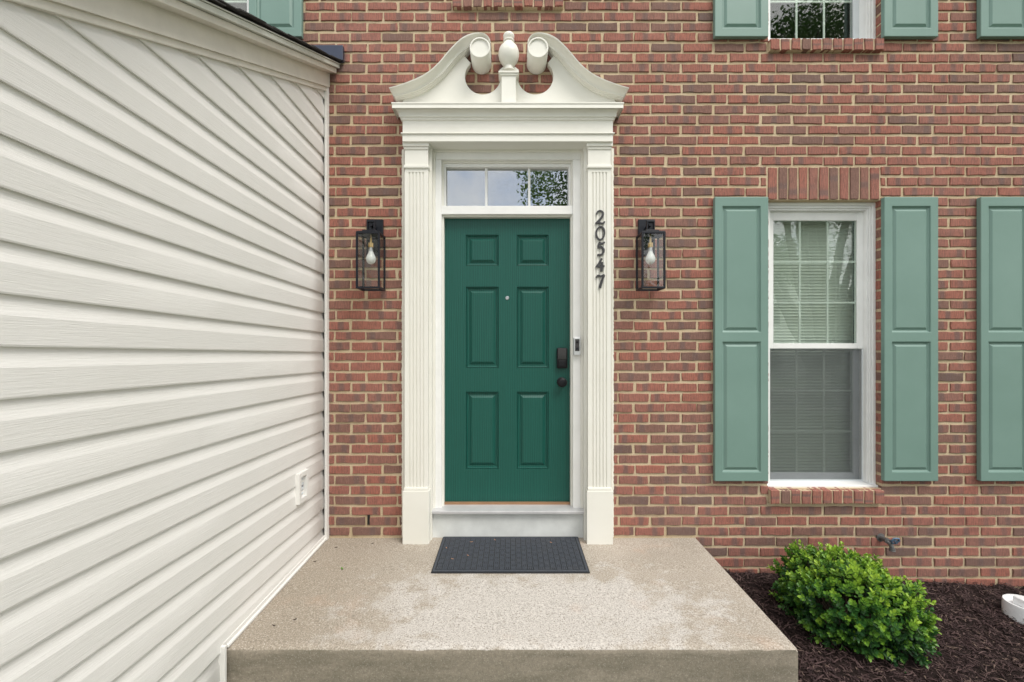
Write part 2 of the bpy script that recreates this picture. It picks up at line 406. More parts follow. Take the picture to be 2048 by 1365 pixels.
def brick_geo(mb, x0, x1, z0, z1, yf, depth, tone, band, seed, vertical=False, jit=.0023):
    n, m = 5, 2                                # outline steps along length and height
    def ring(ins, y, j):
        out = []
        def add(x, z): out.append((x+random.uniform(-j, j), y+random.uniform(-j, j)*.4, z+random.uniform(-j, j)))
        a, b, c, d = x0+ins, x1-ins, z0+ins, z1-ins
        for i in range(n): add(a+(b-a)*i/n, c)
        for i in range(m): add(b, c+(d-c)*i/m)
        for i in range(n): add(b-(b-a)*i/n, d)
        for i in range(m): add(a, d-(d-c)*i/m)
        return out
    k = len(mb.v); r1 = ring(0, yf+.0035, jit)
    r0 = [(x, yf+depth, z) for x, y, z in r1]
    r2 = [(x+(x0+x1-2*x)*.0+math.copysign(.0028, (x0+x1)/2-x), yf+random.uniform(-.0007, .0007), z+math.copysign(.0026, (z0+z1)/2-z)) for x, y, z in r1]
    mb.loft([r0, r1, r2], True, False, True)
    cnt = len(mb.v)-k
    c = mb.attr.setdefault('brick_tone', ('FLOAT_COLOR', [])); c[1].extend([tone, band, seed, 1]*cnt)
    uu = mb.attr.setdefault('brick_u', ('FLOAT', []))
    uu[1].extend([((p[2]-z0)/(z1-z0) if vertical else (p[0]-x0)/max(.05, BL)) for p in mb.v[k:]])

def tone_at(x, z):
    r = random.random() + .22*mnoise.noise((x*.5, z*.8, 3)) + (.10 if z < .35 else 0)
    if r < .52: return random.uniform(0, .35)
    if r < .82: return random.uniform(.3, .66)
    if r < .96: return random.uniform(.66, .86)
    return random.uniform(.86, 1)
SHUT = [(1.344, 1.697), (2.461, 2.817), (3.097, 3.450)]
def visible(x0, x1, z0, z1):
    if x0 < -1.16 or z1 > 3.50 or z0 < -.18 or x1 > 3.36: return False
    if z0 < 0.01 and x0 < 1.30: return False
    for a, b in SHUT:
        if x1 > a and x0 < b and ((z1 > .39 and z0 < 2.265) or z1 > 3.32): return False
    if x1 > -.80 and x0 < .77 and 2.8 < z1 and z0 < 3.30: return False
    if z0 < .1 and x1 > 1.5: return False
    return True
cand, field = [], []
rows = range(-8, 74)
for r in rows:
    zb = Z0+COURSE*r; zt = zb+BH
    ph = X(701) if r % 2 == 0 else X(669.5)
    ph += random.uniform(-.006, .006)
    i0 = int((WX0-ph)/PITCH)-1; rowsegs = []
    for i in range(i0, int((WX1-ph)/PITCH)+1):
        g = random.uniform(-.003, .005)
        xa, xb = ph+i*PITCH+(PITCH-BL)/2+g, ph+(i+1)*PITCH-(PITCH-BL)/2+random.uniform(-.005, .004)
        xa, xb = max(xa, WX0+.005), min(xb, WX1-.005)
        segs = [(xa, xb)] if xb-xa > .02 else []
        for o in OPEN:
            if min(zt, o[3])-max(zb, o[2]) < .012: continue
            e = .008 if o in SMALL else -.0005
            ns = []
            for a, b in segs:
                if b <= o[0]-e or a >= o[1]+e: ns.append((a, b)); continue
                if a < o[0]-e: ns.append((a, o[0]-e))
                if b > o[1]+e: ns.append((o[1]+e, b))
            segs = [s for s in ns if s[1]-s[0] > .022]
        rowsegs += segs
    for o in OPEN:
        if min(zt, o[3])-max(zb, o[2]) < .012: continue
        for q, (a, b) in enumerate(rowsegs):
            if 0 < o[0]-b < .05 and not (o in SMALL and o[0]-b < .012): rowsegs[q] = (a, o[0]-(.008 if o in SMALL else 0))
            if 0 < a-o[1] < .05 and not (o in SMALL and a-o[1] < .012): rowsegs[q] = (o[1]+(.008 if o in SMALL else 0), b)
    if True:
        for a, b in rowsegs:
            hz = random.uniform(-.0020, .0020)
            it = (a, b, zb+hz, zt+hz+random.uniform(-.001, .001), b-a > BL*.8)
            (cand if it[4] and visible(*it[:4]) else field).append(it)
cand.sort(key=lambda t: math.hypot((t[0]+t[1])/2-.25, ((t[2]+t[3])/2-1.3)*.8))
field += cand[225:]; cand = cand[:225]
def one_brick(mb, t):
    brick_geo(mb, t[0], t[1], t[2], t[3], random.gauss(0, .0011), .105, tone_at(t[0], t[2]), random.uniform(.15, .85), random.random())
for t in cand:
    mb = MB(); one_brick(mb, t); o = mb.build('brick', 'brick', wall)
mb = MB()
for t in field: one_brick(mb, t)
tag(mb.build('brick_field', 'brick', wall), kind='stuff')
# soldier course and rowlock sills, each brick its own
def brick_row(name, rect, n, y, depth, vertical):
    root = group_part(name)
    mb = MB().box(rect[0]+.004, rect[1]-.004, y+.008, y+depth, rect[2]+.004, rect[3]-.005); part(mb, 'mortar_bed', 'mortar', root)
    w = (rect[1]-rect[0])/n
    for i in range(n):
        a = rect[0]+w*i+.0055; b = rect[0]+w*(i+1)-.0055
        mb = MB(); brick_geo(mb, a, b, rect[2]+.004+random.uniform(-.002, .002), rect[3]-.005+random.uniform(-.002, .002), y+random.uniform(-.002, .002), depth-.002, random.choice((.05, .1, .15, .2, .3, .35, .45, .6, .85)), random.uniform(.15, .85), random.random()*.8, True)
        if not vertical:                       # rowlock sill slopes to shed water
            mb.v = [(p[0], p[1], p[2]+(p[1]-y)*.09*(1 if p[2] > (rect[2]+rect[3])/2 else 0)) for p in mb.v]
        part(mb, 'brick', 'brick', root)
    return root
brick_row('window_lintel', LINT, 11, -.001, .12, True)
brick_row('window_ledge', SILL, 11, -.030, .10, False)
brick_row('window_ledge', USILL, 11, -.030, .10, False)
brick_row('window_lintel', LINT2, 11, -.001, .12, True); brick_row('window_ledge', SILL2, 11, -.030, .10, False); brick_row('window_ledge', USILL2, 11, -.030, .10, False)
brick_row('window_ledge', CSILL, 11, -.030, .10, False)
brick_row('window_ledge', ULSILL, 11, -.030, .10, False)
part(MB().box(X(735), X(739.5), -.002, .05, Z(1050), Z(1030)), 'weep_hole', 'hole_shade')  # solid dark block, the shade inside the hole put into its colour

# ------------------------------------------------------------------ windows
def window(op, blinds_screen, top_cut=None, name='window'):
    x0, x1, z0, z1 = op; root = group_part(name)
    zm = z0+(1.283-.330) ; F = 'frame_white'
    cw = .050
    mb = MB()                                  # stepped brickmould casing
    for (i, w, ya, yb) in ((0, .022, .052, .15), (.022, .016, .060, .15), (.038, .012, .068, .15)):
        a, b, c, d = x0+i, x1-i, z0+.012+i*.2, z1-i
        mb.box(a, a+w, ya, yb, c, d); mb.box(b-w, b, ya, yb, c, d); mb.box(a+w, b-w, ya+.0005, yb, d-w, d)
    part(mb, 'casing', F, root, bevel=.003)
    mb = MB().box(x0+.002, x1-.002, .030, .16, z0-.004, z0+.014); mb.v = [(p[0], p[1], p[2]+(p[1]-.03)*.10*(1 if p[2] > z0 else 0)) for p in mb.v]
    part(mb, 'sill', F, root, bevel=.003)
    ix0, ix1, iz1 = x0+cw, x1-cw, z1-cw
    def sash(name, za, zb, y, mat, st, rt, rb):
        mun = 'frame_white'
        mb = MB(); mb.box(ix0, ix0+st, y, y+.032, za, zb); mb.box(ix1-st, ix1, y, y+.032, za, zb)
        mb.box(ix0+st, ix1-st, y+.0006, y+.031, zb-rt, zb); mb.box(ix0+st, ix1-st, y+.0006, y+.031, za, za+rb)
        part(mb, name, mat, root, bevel=.002)
        gx0, gx1, ga, gb = ix0+st, ix1-st, za+rb, zb-rt
        mw = .013; xs = [gx0+(gx1-gx0)*k/3 for k in range(4)]; zs = [ga+(gb-ga)*k/3 for k in range(4)]
        for k in (1, 2): part(MB().box(xs[k]-mw/2, xs[k]+mw/2, y+.017, y+.023, ga, gb), 'muntin', mun, root)
        for k in (1, 2): part(MB().box(gx0, gx1, y+.0164, y+.0236, zs[k]-mw/2, zs[k]+mw/2), 'muntin', mun, root)
        for i in range(3):
            for j in range(3):
                part(MB().box(xs[i], xs[i+1], y+.011, y+.014, zs[j], zs[j+1]), 'pane', 'glass', root)
    sash('upper_sash', zm-.018, iz1, .098, F, .040, .060, .036)
    sash('lower_sash', z0+.020, zm+.012, .134, 'sash_grey', .040, .040, .050)
    if blinds_screen:
        part(MB().box(ix0+.006, ix1-.006, .104, .1045, z0+.03, zm-.024), 'insect_screen', 'insect_screen', root)
        mb = MB(); mb.box(ix0, ix0+.008, .100, .108, z0+.022, zm-.019); mb.box(ix1-.008, ix1, .100, .108, z0+.022, zm-.019); mb.box(ix0+.008, ix1-.008, .1005, .1075, z0+.022, z0+.032)
        part(mb, 'screen_frame', 'sash_grey', root)
    for fx in (.30, .72):
        xx = ix0+(ix1-ix0)*fx
        mb = MB().box(xx-.022, xx+.022, .132, .150, zm+.0125, zm+.019); mb.lathe([(.008, 0), (.009, .006), (.006, .012)], (xx, .141, zm+.019), seg=10)
        part(mb, 'sash_lock', 'frame_white', root)
    mb = MB()                                  # room behind the window, five inner faces
    a, b, c, d, e = x0-.5, x1+.5, z0-.5, z1+.25, 2.2
    mb.face([(a, e, c), (b, e, c), (b, e, d), (a, e, d)]); mb.face([(a, .165, c), (a, e, c), (a, e, d), (a, .165, d)]); mb.face([(b, .165, c), (b, e, c), (b, e, d), (b, .165, d)])
    mb.face([(a, .165, c), (b, .165, c), (b, e, c), (a, e, c)]); mb.face([(a, .165, d), (b, .165, d), (b, e, d), (a, e, d)])
    sheet_with_holes(mb, a, b, c, d, .163, .164, [(x0+.03, x1-.03, z0+.01, z1-.03)])
    part(mb, 'room', 'room', root)
    return root
window(WIN, True); window((UPW[0], UPW[1], 3.340, 5.05), False); window((ULW[0], ULW[1], 3.340, 5.05), False)
window(W2, True); window((U2[0], U2[1], 3.340, 5.05), False); window(CW, False)

# blind hanging inside the lower window
bl = tag(empty('window_blind', (2.096, .21, .36)), 'white closed slat blind hanging behind the lower window glass', 'blind')
mb = MB(); prof = [(-.0115, .004), (-.006, .0008), (0, 0), (.006, .0008), (.0115, .004)]
ca, sa = math.cos(R(74)), math.sin(R(74))
rg = [[(sx, p*ca-q*sa, -p*sa-q*ca) for p, q in prof] for sx in (-.345, .345)]
mb.loft(rg, False); slat_me = mb.mesh('slat', 'blind', True)
z = .37
while z < 2.20:
    o = link('slat', slat_me, bl); o.location = (0, 0, z-.36); o.rotation_euler = (random.uniform(-.05, .05), random.uniform(-.002, .002), 0); z += .0215
o = MB().box(-.35, .35, -.015, .018, 1.845, 1.885).build('head_rail', 'blind', bl)
for sx in (-.24, .24): MB().box(sx-.0012, sx+.0012, -.0135, -.0125, 0, 1.85).build('ladder_cord', 'blind', bl)
MB().box(.205, .208, -.022, -.020, .35, 1.85).build('lift_cord', 'blind', bl)

# shutters: solid frame with two raised panels
RP = [(0, 0), (.003, .008), (.010, .0125), (.016, .0125), (.030, .003), (.0315, .0025)]
def shutter(x0, x1, z0, z1, label=None):
    yf, yb = -.035, -.004; mx = .052
    k = (z1-z0)/1.875
    holes = [(x0+mx, x1-mx, z0+.062*k, z0+.918*k), (x0+mx, x1-mx, z0+.985*k, z0+1.812*k)]
    mb = MB(); sheet_with_holes(mb, x0, x1, z0, z1, yf, yb, holes)
    import bmesh
    me = mb.mesh('shutter', 'shutter_green'); b = bmesh.new(); b.from_mesh(me); bmesh.ops.remove_doubles(b, verts=b.verts, dist=.0001); b.to_mesh(me); b.free()
    root = link('shutter', me, None, .004); keep(root, house)
    if label: root['label'] = label
    for h in holes: part(panel_mesh(h[0]-.0015, h[1]+.0015, h[2]-.0015, h[3]+.0015, yf+.0015, RP), 'panel', 'shutter_green', root)
for a, b in SHUT:
    shutter(a, b, .390, 2.265); shutter(a, b, 3.322, 5.06)
shutter(-1.730, -1.381, 3.322, 5.06); shutter(4.214, 4.570, .390, 2.265); shutter(4.214, 4.570, 3.322, 5.06) 

# ------------------------------------------------------------------ door, transom and surround
DY = .100                                     # face of the door behind the brick face
dx0, dx1, dz0, dz1 = X(886, DY), X(1141, DY), Z(1004, DY), Z(432, DY)
cols = [(X(932, DY), X(997, DY)), (X(1034, DY), X(1097, DY))]; rws = [(Z(532, DY), Z(470, DY)), (Z(736, DY), Z(574, DY)), (Z(938, DY), Z(784, DY))]
holes = [(a, b, c, d) for a, b in cols for c, d in rws]
mb = MB(); sheet_with_holes(mb, dx0, dx1, dz0, dz1, DY, DY+.044, holes)
door = part(mb, 'door', 'door_green'); door['label'] = 'dark green six panel front door'
DP = [(0, 0), (.0022, .009), (.005, .0045), (.010, .0065), (.014, .0150), (.024, .0155), (.042, .0035), (.044, .003)]
for h in holes: part(panel_mesh(h[0]-.001, h[1]+.001, h[2]-.001, h[3]+.001, DY+.0006, DP), 'panel', 'door_green', door)
def ycyl(cx, cz, y, prof, seg=24): return MB().lathe(prof, (cx, y, cz), 'y', seg)
o = part(ycyl(X(1014.5, DY), Z(596.5, DY), DY+.002, [(.013, 0), (.0135, .004), (.011, .007), (.007, .0075), (.006, .004)]), 'peephole', 'steel', door); smooth_angle(o)
# keypad deadbolt: rounded body, glossy screen, lower thumb cover
lx0, lx1, lz0, lz1 = X(1113, DY), X(1134, DY), Z(737, DY), Z(696, DY)
lock = part(MB().box(lx0, lx1, DY-.028, DY+.004, lz0, lz1), 'lock', 'black_plastic', door, bevel=.008)
part(MB().box(lx0+.007, lx1-.007, DY-.0295, DY-.027, lz0+.060, lz1-.008), 'keypad', 'gloss_black', door, bevel=.001)
part(MB().box(lx0+.010, lx1-.010, DY-.036, DY-.027, lz0+.012, lz0+.054), 'thumb_cover', 'black_plastic', door, bevel=.006)
o = part(ycyl(X(1123, DY), Z(764.5, DY), DY+.002, [(.033, 0), (.033, .006), (.028, .009), (.013, .012), (.012, .028), (.024, .034), (.031, .042), (.033, .050), (.030, .058), (.020, .062), (.002, .063)], 32), 'knob', 'black_plastic', door); smooth_angle(o, 50)

T = 'cream_trim'
sur = group_part('door_surround'); sur['label'] = 'cream door surround with fluted pilasters and broken swan neck pediment'
CY = .030                                     # casing face
cx0, cx1, cz1 = X(866, CY), X(1166, CY), Z(300, CY)     # outer edge of casing
ji0, ji1, jz1 = X(883, CY), X(1146, CY), Z(319, CY)     # inner edge of casing
zt0 = Z(1022, -.02)                                      # threshold top front
mb = MB(); mb.box(cx0, ji0, CY, .16, zt0-.01, jz1); mb.box(ji1, cx1, CY, .16, zt0-.01, jz1); mb.box(cx0, cx1, CY-.0006, .16, jz1, cz1)
part(mb, 'casing', 'white_trim', sur, bevel=.003)
mb = MB()                                     # raised outer bead of casing
mb.box(cx0-.001, cx0+.018, CY-.010, CY+.002, zt0, cz1-.019); mb.box(cx1-.018, cx1+.001, CY-.010, CY+.002, zt0, cz1-.019); mb.box(cx0-.001, cx1+.001, CY-.0105, CY+.002, cz1-.018, cz1-.001)
part(mb, 'casing_bead', T, sur, bevel=.003)
mb = MB(); s = .012                            # stops round door and transom
mb.box(ji0-.002, ji0+s, CY+.028, .155, zt0-.01, jz1+.002); mb.box(ji1-s, ji1+.002, CY+.028, .155, zt0-.01, jz1+.002); mb.box(ji0+s, ji1-s, CY+.0285, .155, jz1-.014, jz1+.002)
part(mb, 'door_stop', T, sur, bevel=.002)
mb = MB(); mb.box(ji0+s, ji0+s+.012, .068, .155, Z(430, .06), jz1-.014); mb.box(ji1-s-.012, ji1-s, .068, .155, Z(430, .06), jz1-.014); mb.box(ji0+s+.012, ji1-s-.012, .0685, .155, jz1-.036, jz1-.014)
part(mb, 'transom_frame', 'white_trim', sur, bevel=.002)
mb = MB().box(ji0-.001, ji1+.001, .040, .150, Z(429, .04), Z(412, .04)); part(mb, 'transom_bar', 'white_trim', sur, bevel=.003)
mb = MB().box(ji0+.012, ji1-.012, .062, .150, Z(434, .06), Z(429, .06)-.001); part(mb, 'head_stop', T, sur, bevel=.001)
# transom: three panes and two bars
tr = group_part('transom_window')
tx0, tx1, tz0, tz1 = ji0+s+.012, ji1-s-.012, Z(412, .10)-.004, jz1-.036
bars = [X(972.5, .09), X(1058.5, .09)]; ed = [tx0]+bars+[tx1]
for b in bars: part(MB().box(b-.008, b+.008, .088, .100, tz0, tz1), 'muntin', 'frame_white', tr, bevel=.002)
for i in range(3): part(MB().box(ed[i]-.002, ed[i+1]+.002, .102, .105, tz0, tz1), 'pane', 'coated_glass', tr)
mb = MB(); a, b, c, d, e = -.9, .85, -.3, 2.75, 2.6
mb.face([(a, e, c), (b, e, c), (b, e, d), (a, e, d)]); mb.face([(a, .17, c), (a, e, c), (a, e, d), (a, .17, d)]); mb.face([(b, .17, c), (b, e, c), (b, e, d), (b, .17, d)]); mb.face([(a, .17, d), (b, .17, d), (b, e, d), (a, e, d)]); mb.face([(a, .17, c), (b, .17, c), (b, e, c), (a, e, c)])
part(mb, 'hallway', 'room', tr)
# threshold and riser board
mb = MB().box(cx0-.004, cx1+.004, -.022, .16, zt0-.022, zt0-.002); mb.v = [(p[0], p[1], p[2]+(p[1]+.022)*.07) for p in mb.v]
part(mb, 'threshold', 'threshold', sur, bevel=.003)
part(MB().box(ji0+.012, ji1-.012, .082, .14, zt0+.004, zt0+.020), 'sweep_strip', 'wood_strip', sur)
part(MB().box(cx0-.01, cx1+.01, .012, .15, -.01, zt0-.023), 'riser_board', 'kick', sur, bevel=.002)
# pilasters with cut flutes
PYF = -.070
def pilaster(xa, xb, side):
    root = part(MB().box(xa-.012, xb+.012 if side > 0 else xb+.020, -.040, .03, -.002, 2.60), 'pilaster', T, sur, bevel=.002) if False else None
    n = 5; w = xb-xa; zb, zt = Z(978, PYF), Z(345, PYF); e = .026; fw = (w-2*e)/(2*n-1)
    prof = [(xa, PYF)]
    for i in range(n):
        f0 = xa+e+2*i*fw; prof += [(f0, PYF)]
        for k in range(1, 6): a = math.pi*k/6; prof.append((f0+fw/2-fw/2*math.cos(a), PYF+.0075*math.sin(a)))
        prof.append((f0+fw, PYF))
    prof += [(xb, PYF)]
    back = [(xb, .02), (xa, .02)]
    mb = MB(); mb.loft([[(x, y, zz) for x, y in prof+back] for zz in (zb-.03, zt)], True, True, True)
    o = part(mb, 'pilaster_shaft', T, sur); smooth_angle(o, 40)
    part(MB().box(xa, xb, PYF+.0002, .02, zt, Z(283, PYF)+.01), 'pilaster_neck', T, sur, bevel=.002)
    bk0, bk1 = (xa-.006, cx0+.002) if side < 0 else (cx1-.002, xb+.006)
    part(MB().box(bk0, bk1, -.028, .05, -.004, Z(283, -.03)+.01), 'backing_board', T, sur, bevel=.002)
    za = Z(333, PYF-.01)
    part(MB().box(xa-.006, xb+.006, PYF-.010, .01, za-.011, za+.011), 'astragal', T, sur, bevel=.005)
    zc = Z(290, PYF-.012)
    mb = MB(); mb.box(xa-.004, xb+.004, PYF-.007, .012, zc-.026, zc-.010); mb.box(xa-.010, xb+.010, PYF-.015, .012, zc-.010, zc+.030); part(mb, 'capital', T, sur, bevel=.004)
    za = Z(980, -.09)
    mb = MB(); mb.box(xa-.010, xb+.010, -.086, .02, -.012, za-.010); mb.box(xa-.003, xb+.003, -.080, .02, za-.010, za+.008)
    part(mb, 'pilaster_base', T, sur, bevel=.003)
pilaster(X(809, PYF), X(856, PYF), -1); pilaster(X(1176, PYF), X(1222, PYF), 1)
# entablature: profile with mitred returns
def moulded(prof, xa, xb, ref):
    rings = []
    for y, z in prof:
        o = max(0, ref-y)
        rings.append([(xa-o, .02, z), (xa-o, y, z), (xb+o, y, z), (xb+o, .02, z)])
    return MB().loft(rings, False)
EX0, EX1 = X(805, -.10), X(1226, -.10)
ya = -.100
prof = [(.02, Z(283, ya)), (ya, Z(283, ya)), (ya, Z(270, ya)), (ya-.008, Z(269, ya)), (ya-.010, Z(267.5, ya)), (ya-.006, Z(266, ya)), (ya+.004, Z(265, ya)), (ya+.004, Z(241, ya))]
o = part(moulded(prof, EX0, EX1, ya), 'architrave', T, sur, fixn=False); smooth_angle(o, 30)
yb = ya+.004
prof = [(yb, Z(242, yb)), (yb-.008, Z(241, yb)), (yb-.010, Z(237, yb)), (yb-.018, Z(236.5, yb)), (yb-.019, Z(233, yb)), (yb-.021, Z(229, yb)), (yb-.027, Z(226, yb)), (yb-.034, Z(224.5, yb)), (yb-.036, Z(221, yb)), (yb-.054, Z(219.5, yb)), (yb-.055, Z(216.5, -.15)), (yb-.054, Z(209, -.15)), (yb-.058, Z(208, -.15)), (yb-.058, Z(205.5, -.15)), (.02, Z(204, -.15)+.01)]
o = part(moulded(prof, EX0, EX1, yb), 'cornice', T, sur); smooth_angle(o, 30)
ztop = Z(206, -.15)
# swan-neck pediment. Curves taken from the left half, mirrored about the axis
AX = -.0125
def zz(pts, Y): return [(X(760+a/3.4115, Y), Z(40+b/3.4115, Y)) for a, b in pts]
top_l = catmull([(x, z, 0) for x, z in zz([(60, 463), (150, 436), (250, 397), (330, 352), (400, 290), (455, 225), (510, 165), (565, 118), (625, 92), (682, 86), (722, 98), (747, 128), (756, 165)], -.140)], 6)
bot_l = catmull([(x, z, 0) for x, z in zz([(112, 552), (200, 530), (285, 500), (360, 455), (425, 403), (475, 350), (515, 300), (550, 262), (588, 230), (614, 190), (634, 143), (682, 121), (728, 143)], -.050)], 6)
CP = [(0, -.050), (0, -.062), (.085, -.063), (.090, -.073), (.165, -.074), (.170, -.085), (.24, -.086), (.34, -.0865), (.46, -.089), (.58, -.095), (.70, -.105), (.80, -.116), (.86, -.121), (.865, -.138), (1.0, -.140), (1.0, .006)]
def side(p, m): return (AX-(p[0]-AX), p[1]) if m else (p[0], p[1])
for m in (0, 1):
    rings = []
    for t, b in zip(top_l, bot_l):
        ring = []
        for u, y in CP:
            x, z_ = b[0]+(t[0]-b[0])*u, b[1]+(t[1]-b[1])*u
            x, z_ = side((x, z_), m); ring.append((x, y, z_))
        x, z_ = side((b[0], b[1]), m); ring.append((x, .006, z_))
        rings.append(ring)
    mb = MB(); mb.loft(rings, True, True, True)
    o = part(mb, 'swan_neck', T, sur, fixn=True); smooth_angle(o, 32)
    c = zz([(682, 188)], -.172)[0]; c = side(c, m)
    r = .0655
    mb = MB(); mb.lathe([(r, -.172), (r, -.001), (r-.002, .002), (r-.010, .002), (r-.011, -.004), (r-.012, -.007), (.001, -.0075)], (c[0], -.172, c[1]), 'y', 40)
    o = part(mb, 'scroll', T, sur, fixn=True); smooth_angle(o, 40)
    # tympanum board with round cut-out
    cc = zz([(702, 392)], -.035)[0]; rad = .118
    poly = [(X(795, -.035), ztop+.002)] + [(p[0], p[1]+.012) for p in bot_l[4:46]] + [zz([(618, 300)], -.035)[0]]
    a0, a1 = 155, 382
    px_end = X(1006, -.035)
    arc = []
    for k in range(25):
        a = R(a0+(a1-a0)*k/24); x, z_ = cc[0]+rad*math.cos(a), cc[1]+rad*math.sin(a)
        if x < px_end: arc.append((x, z_))
    poly += arc + [(px_end, arc[-1][1]+.02), (AX, arc[-1][1]+.02), (AX, ztop+.002)]
    poly = [side(p, m) for p in poly]
    part(MB().prism(poly, -.042, .004), 'tympanum_board', T, sur, fixn=True)
    part(MB(), 'caulk', T, sur) if False else None
ux = X(1017.5, -.09)
mb = MB(); mb.box(X(1003, -.09), X(1032, -.09), -.092, .0, ztop, Z(151, -.09)); part(mb, 'pedestal', T, sur, bevel=.002)
mb = MB(); mb.box(X(999.5, -.09), X(1035.5, -.09), -.100, .0, Z(152, -.09), Z(148.5, -.09)); mb.box(X(997, -.09), X(1038, -.09), -.106, .0, Z(148.5, -.09), Z(144.5, -.09)); part(mb, 'pedestal_cap', T, sur, bevel=.003)
k = (DIST-.05)/FPX/3.4115
up = [(.012, 358), (44, 357), (44, 349), (32, 344), (30, 330), (28, 322), (36, 316), (40, 312), (46, 305), (58, 288), (66, 268), (71, 245), (70, 228), (64, 205), (58, 192), (46, 180), (40, 172), (36, 165), (30, 158), (38, 152), (38, 146), (26, 142), (32, 134), (38, 122), (38, 112), (33, 102), (24, 95), (10, 92), (.3, 91.5)]
zb_ = Z(144.5, -.05)
mb = MB(); mb.lathe([(max(.0004, r*k), (357-h)*k) for r, h in up], (X(1017.5, -.05), -.052, zb_), 'z', 32)
o = part(mb, 'urn_finial', T, sur, fixn=True); smooth_angle(o, 45)
# ragged caulk bead where the trim meets the brick
for sx, xa in ((-1, X(806, 0)-.004), (1, X(1225, 0)+.004)):
    L, Rr = [], []
    zc = .01; pts = []
    while zc < 2.60: pts.append(zc); zc += random.uniform(.008, .022)
    mb = MB(); n0 = 0
    ring = [[(xa+sx*random.uniform(.001, .009), .004, q), (xa+sx*random.uniform(.000, .004), -.006, q), (xa-sx*.014, -.010, q), (xa-sx*.014, .004, q)] for q in pts]
    mb.loft(ring, True, True, True); part(mb, 'caulk_bead', 'caulk', sur, fixn=True)

# ------------------------------------------------------------------ sided wing of the house on the left
wing = tag(empty('sided_wing', (-3.0, -1.7, -.6)), 'cream vinyl sided house wing with sloping roof edge on the left', 'house wing')
SX = -1.247                                   # back plane of the siding
SLOPE, TILT, EXPO, ZC = .457, .0127, .1287, 1.2427
def wpart(mb, name, mat, **k): return keep(mb.build(name, mat, None, **k), wing)
YN = -3.35                                    # near end of the wing
def rake(z0, y): return z0+SLOPE*y
# core
mb = MB(); poly = [(0.0, -.6), (0.0, 3.02), (YN, rake(3.02, YN)), (YN, -.6)]
mb.loft([[(x, y, z) for y, z in poly] for x in (SX-.004, -4.9)], True, True, True); wpart(mb, 'wall', 'vinyl', fixn=True)
PROF = [(.006, .001), (0, .003), (-.002, .0155), (0.003, .0170), (.008, .0170), (.074, .0160), (.077, .0152), (.083, .0134), (.092, .0104), (.102, .0082), (.114, .0068), (.1287, .0060), (.140, .0056)]
for k in range(-13, 15):
    zb = ZC+EXPO*k
    if zb > 3.0: continue
    base_clip = .030
    rings = []
    for t, off in PROF:
        zz0 = zb+t
        y_near = max(YN, (zz0-3.005)/SLOPE) if zz0-3.005 > SLOPE*YN else YN
        if y_near > -.02: y_near = -.02
        y_far = -.012
        if zb < -.11: y_far = -1.085
        n = 14; row = []
        for i in range(n+1):
            y = y_near+(y_far-y_near)*i/n
            w = .0009*mnoise.noise((y*2.3, k*3.1, t*4)) + (.0 if i < n else -.003)
            z_ = zz0-TILT*y
            if -1.07 < y and zb < .02: z_ = max(z_, .004+.028*y)
            row.append((SX+off+w, y, z_))
        rings.append(row)
    mb = MB(); mb.loft(rings, False)
    o = wpart(mb, 'siding_plank', 'vinyl'); smooth_angle(o, 14)
    m = o.modifiers.new('solid', 'SOLIDIFY'); m.thickness = .0012; m.offset = -1
# corner channel against the brick
mb = MB(); mb.box(SX-.01, SX+.030, -.006, -.003, .0, 3.01); mb.box(SX+.0302, SX+.0342, -.034, .004, .0, 3.01); mb.box(SX+.0172, SX+.0300, -.034, -.0315, 0, 3.0)
wpart(mb, 'corner_channel', 'vinyl', bevel=.001)
# trim along the stoop and at its end
def along(name, mat, x0, x1, za, zb, sl, y0, y1, bev=.002):
    mb = MB().box(x0, x1, y0, y1, za, zb); mb.v = [(p[0], p[1], p[2]+sl*p[1]) for p in mb.v]; return wpart(mb, name, mat, bevel=bev)
along('base_trim', 'vinyl', SX+.004, SX+.020, .003, .034, .028, -1.075, -.03)
along('base_trim', 'vinyl', SX+.018, SX+.030, .002, .014, .028, -1.060, -.03)
wpart(MB().box(SX+.000, SX+.034, -1.094, -1.079, -.24, -.002), 'end_trim', 'vinyl', bevel=.002)
# rake trim boards following the slope
along('rake_mould', 'rake_trim', SX, SX+.030, 2.978, 3.008, SLOPE, YN, -.002)
along('frieze_board', 'rake_trim', SX, SX+.040, 3.006, 3.118, SLOPE, YN, -.001, .001)
along('rake_soffit', 'rake_trim', SX, SX+.088, 3.098, 3.129, SLOPE, YN, -.010)
along('rake_fascia', 'rake_cap', SX, SX+.106, 3.131, 3.156, SLOPE, YN, -.004)
along('rake_fascia', 'rake_cap', SX, SX+.112, 3.1575, 3.163, SLOPE, YN, -.003, .001)
along('roof_deck', 'shingle', -5.0, SX+.105, 3.1635, 3.170, SLOPE, YN-.1, -.0015, 0)
# shingle courses, lower edge of each lying on the one below
yy = YN-.12; k = 0
while yy < -.04:
    y1 = min(yy+.19, -.002); xr = SX+.122+random.uniform(-.006, .010); mb = MB()
    for (a, b) in ((xr-.34, xr), (xr-1.3, xr-.345), (-4.98, xr-1.305)):
        mb.box(a, b, yy, y1, 0, .007)
    sl = SLOPE-.035
    mb.v = [(p[0]+(random.uniform(-.004, .004) if p[0] > xr-.01 else 0), p[1], p[2]+3.1715+SLOPE*yy+.0055+sl*(p[1]-yy)+(random.uniform(0, .006) if p[0] > xr-.01 else 0)) for p in mb.v]
    wpart(mb, 'shingle', 'shingle'); yy += .137; k += 1
# metal flashing over the roof end
mb = MB(); mb.box(-2.6, X(689.5), -.036, -.003, 3.165, Z(90, -.036)); o = wpart(mb, 'wall_flashing', 'flash_metal', bevel=.004)

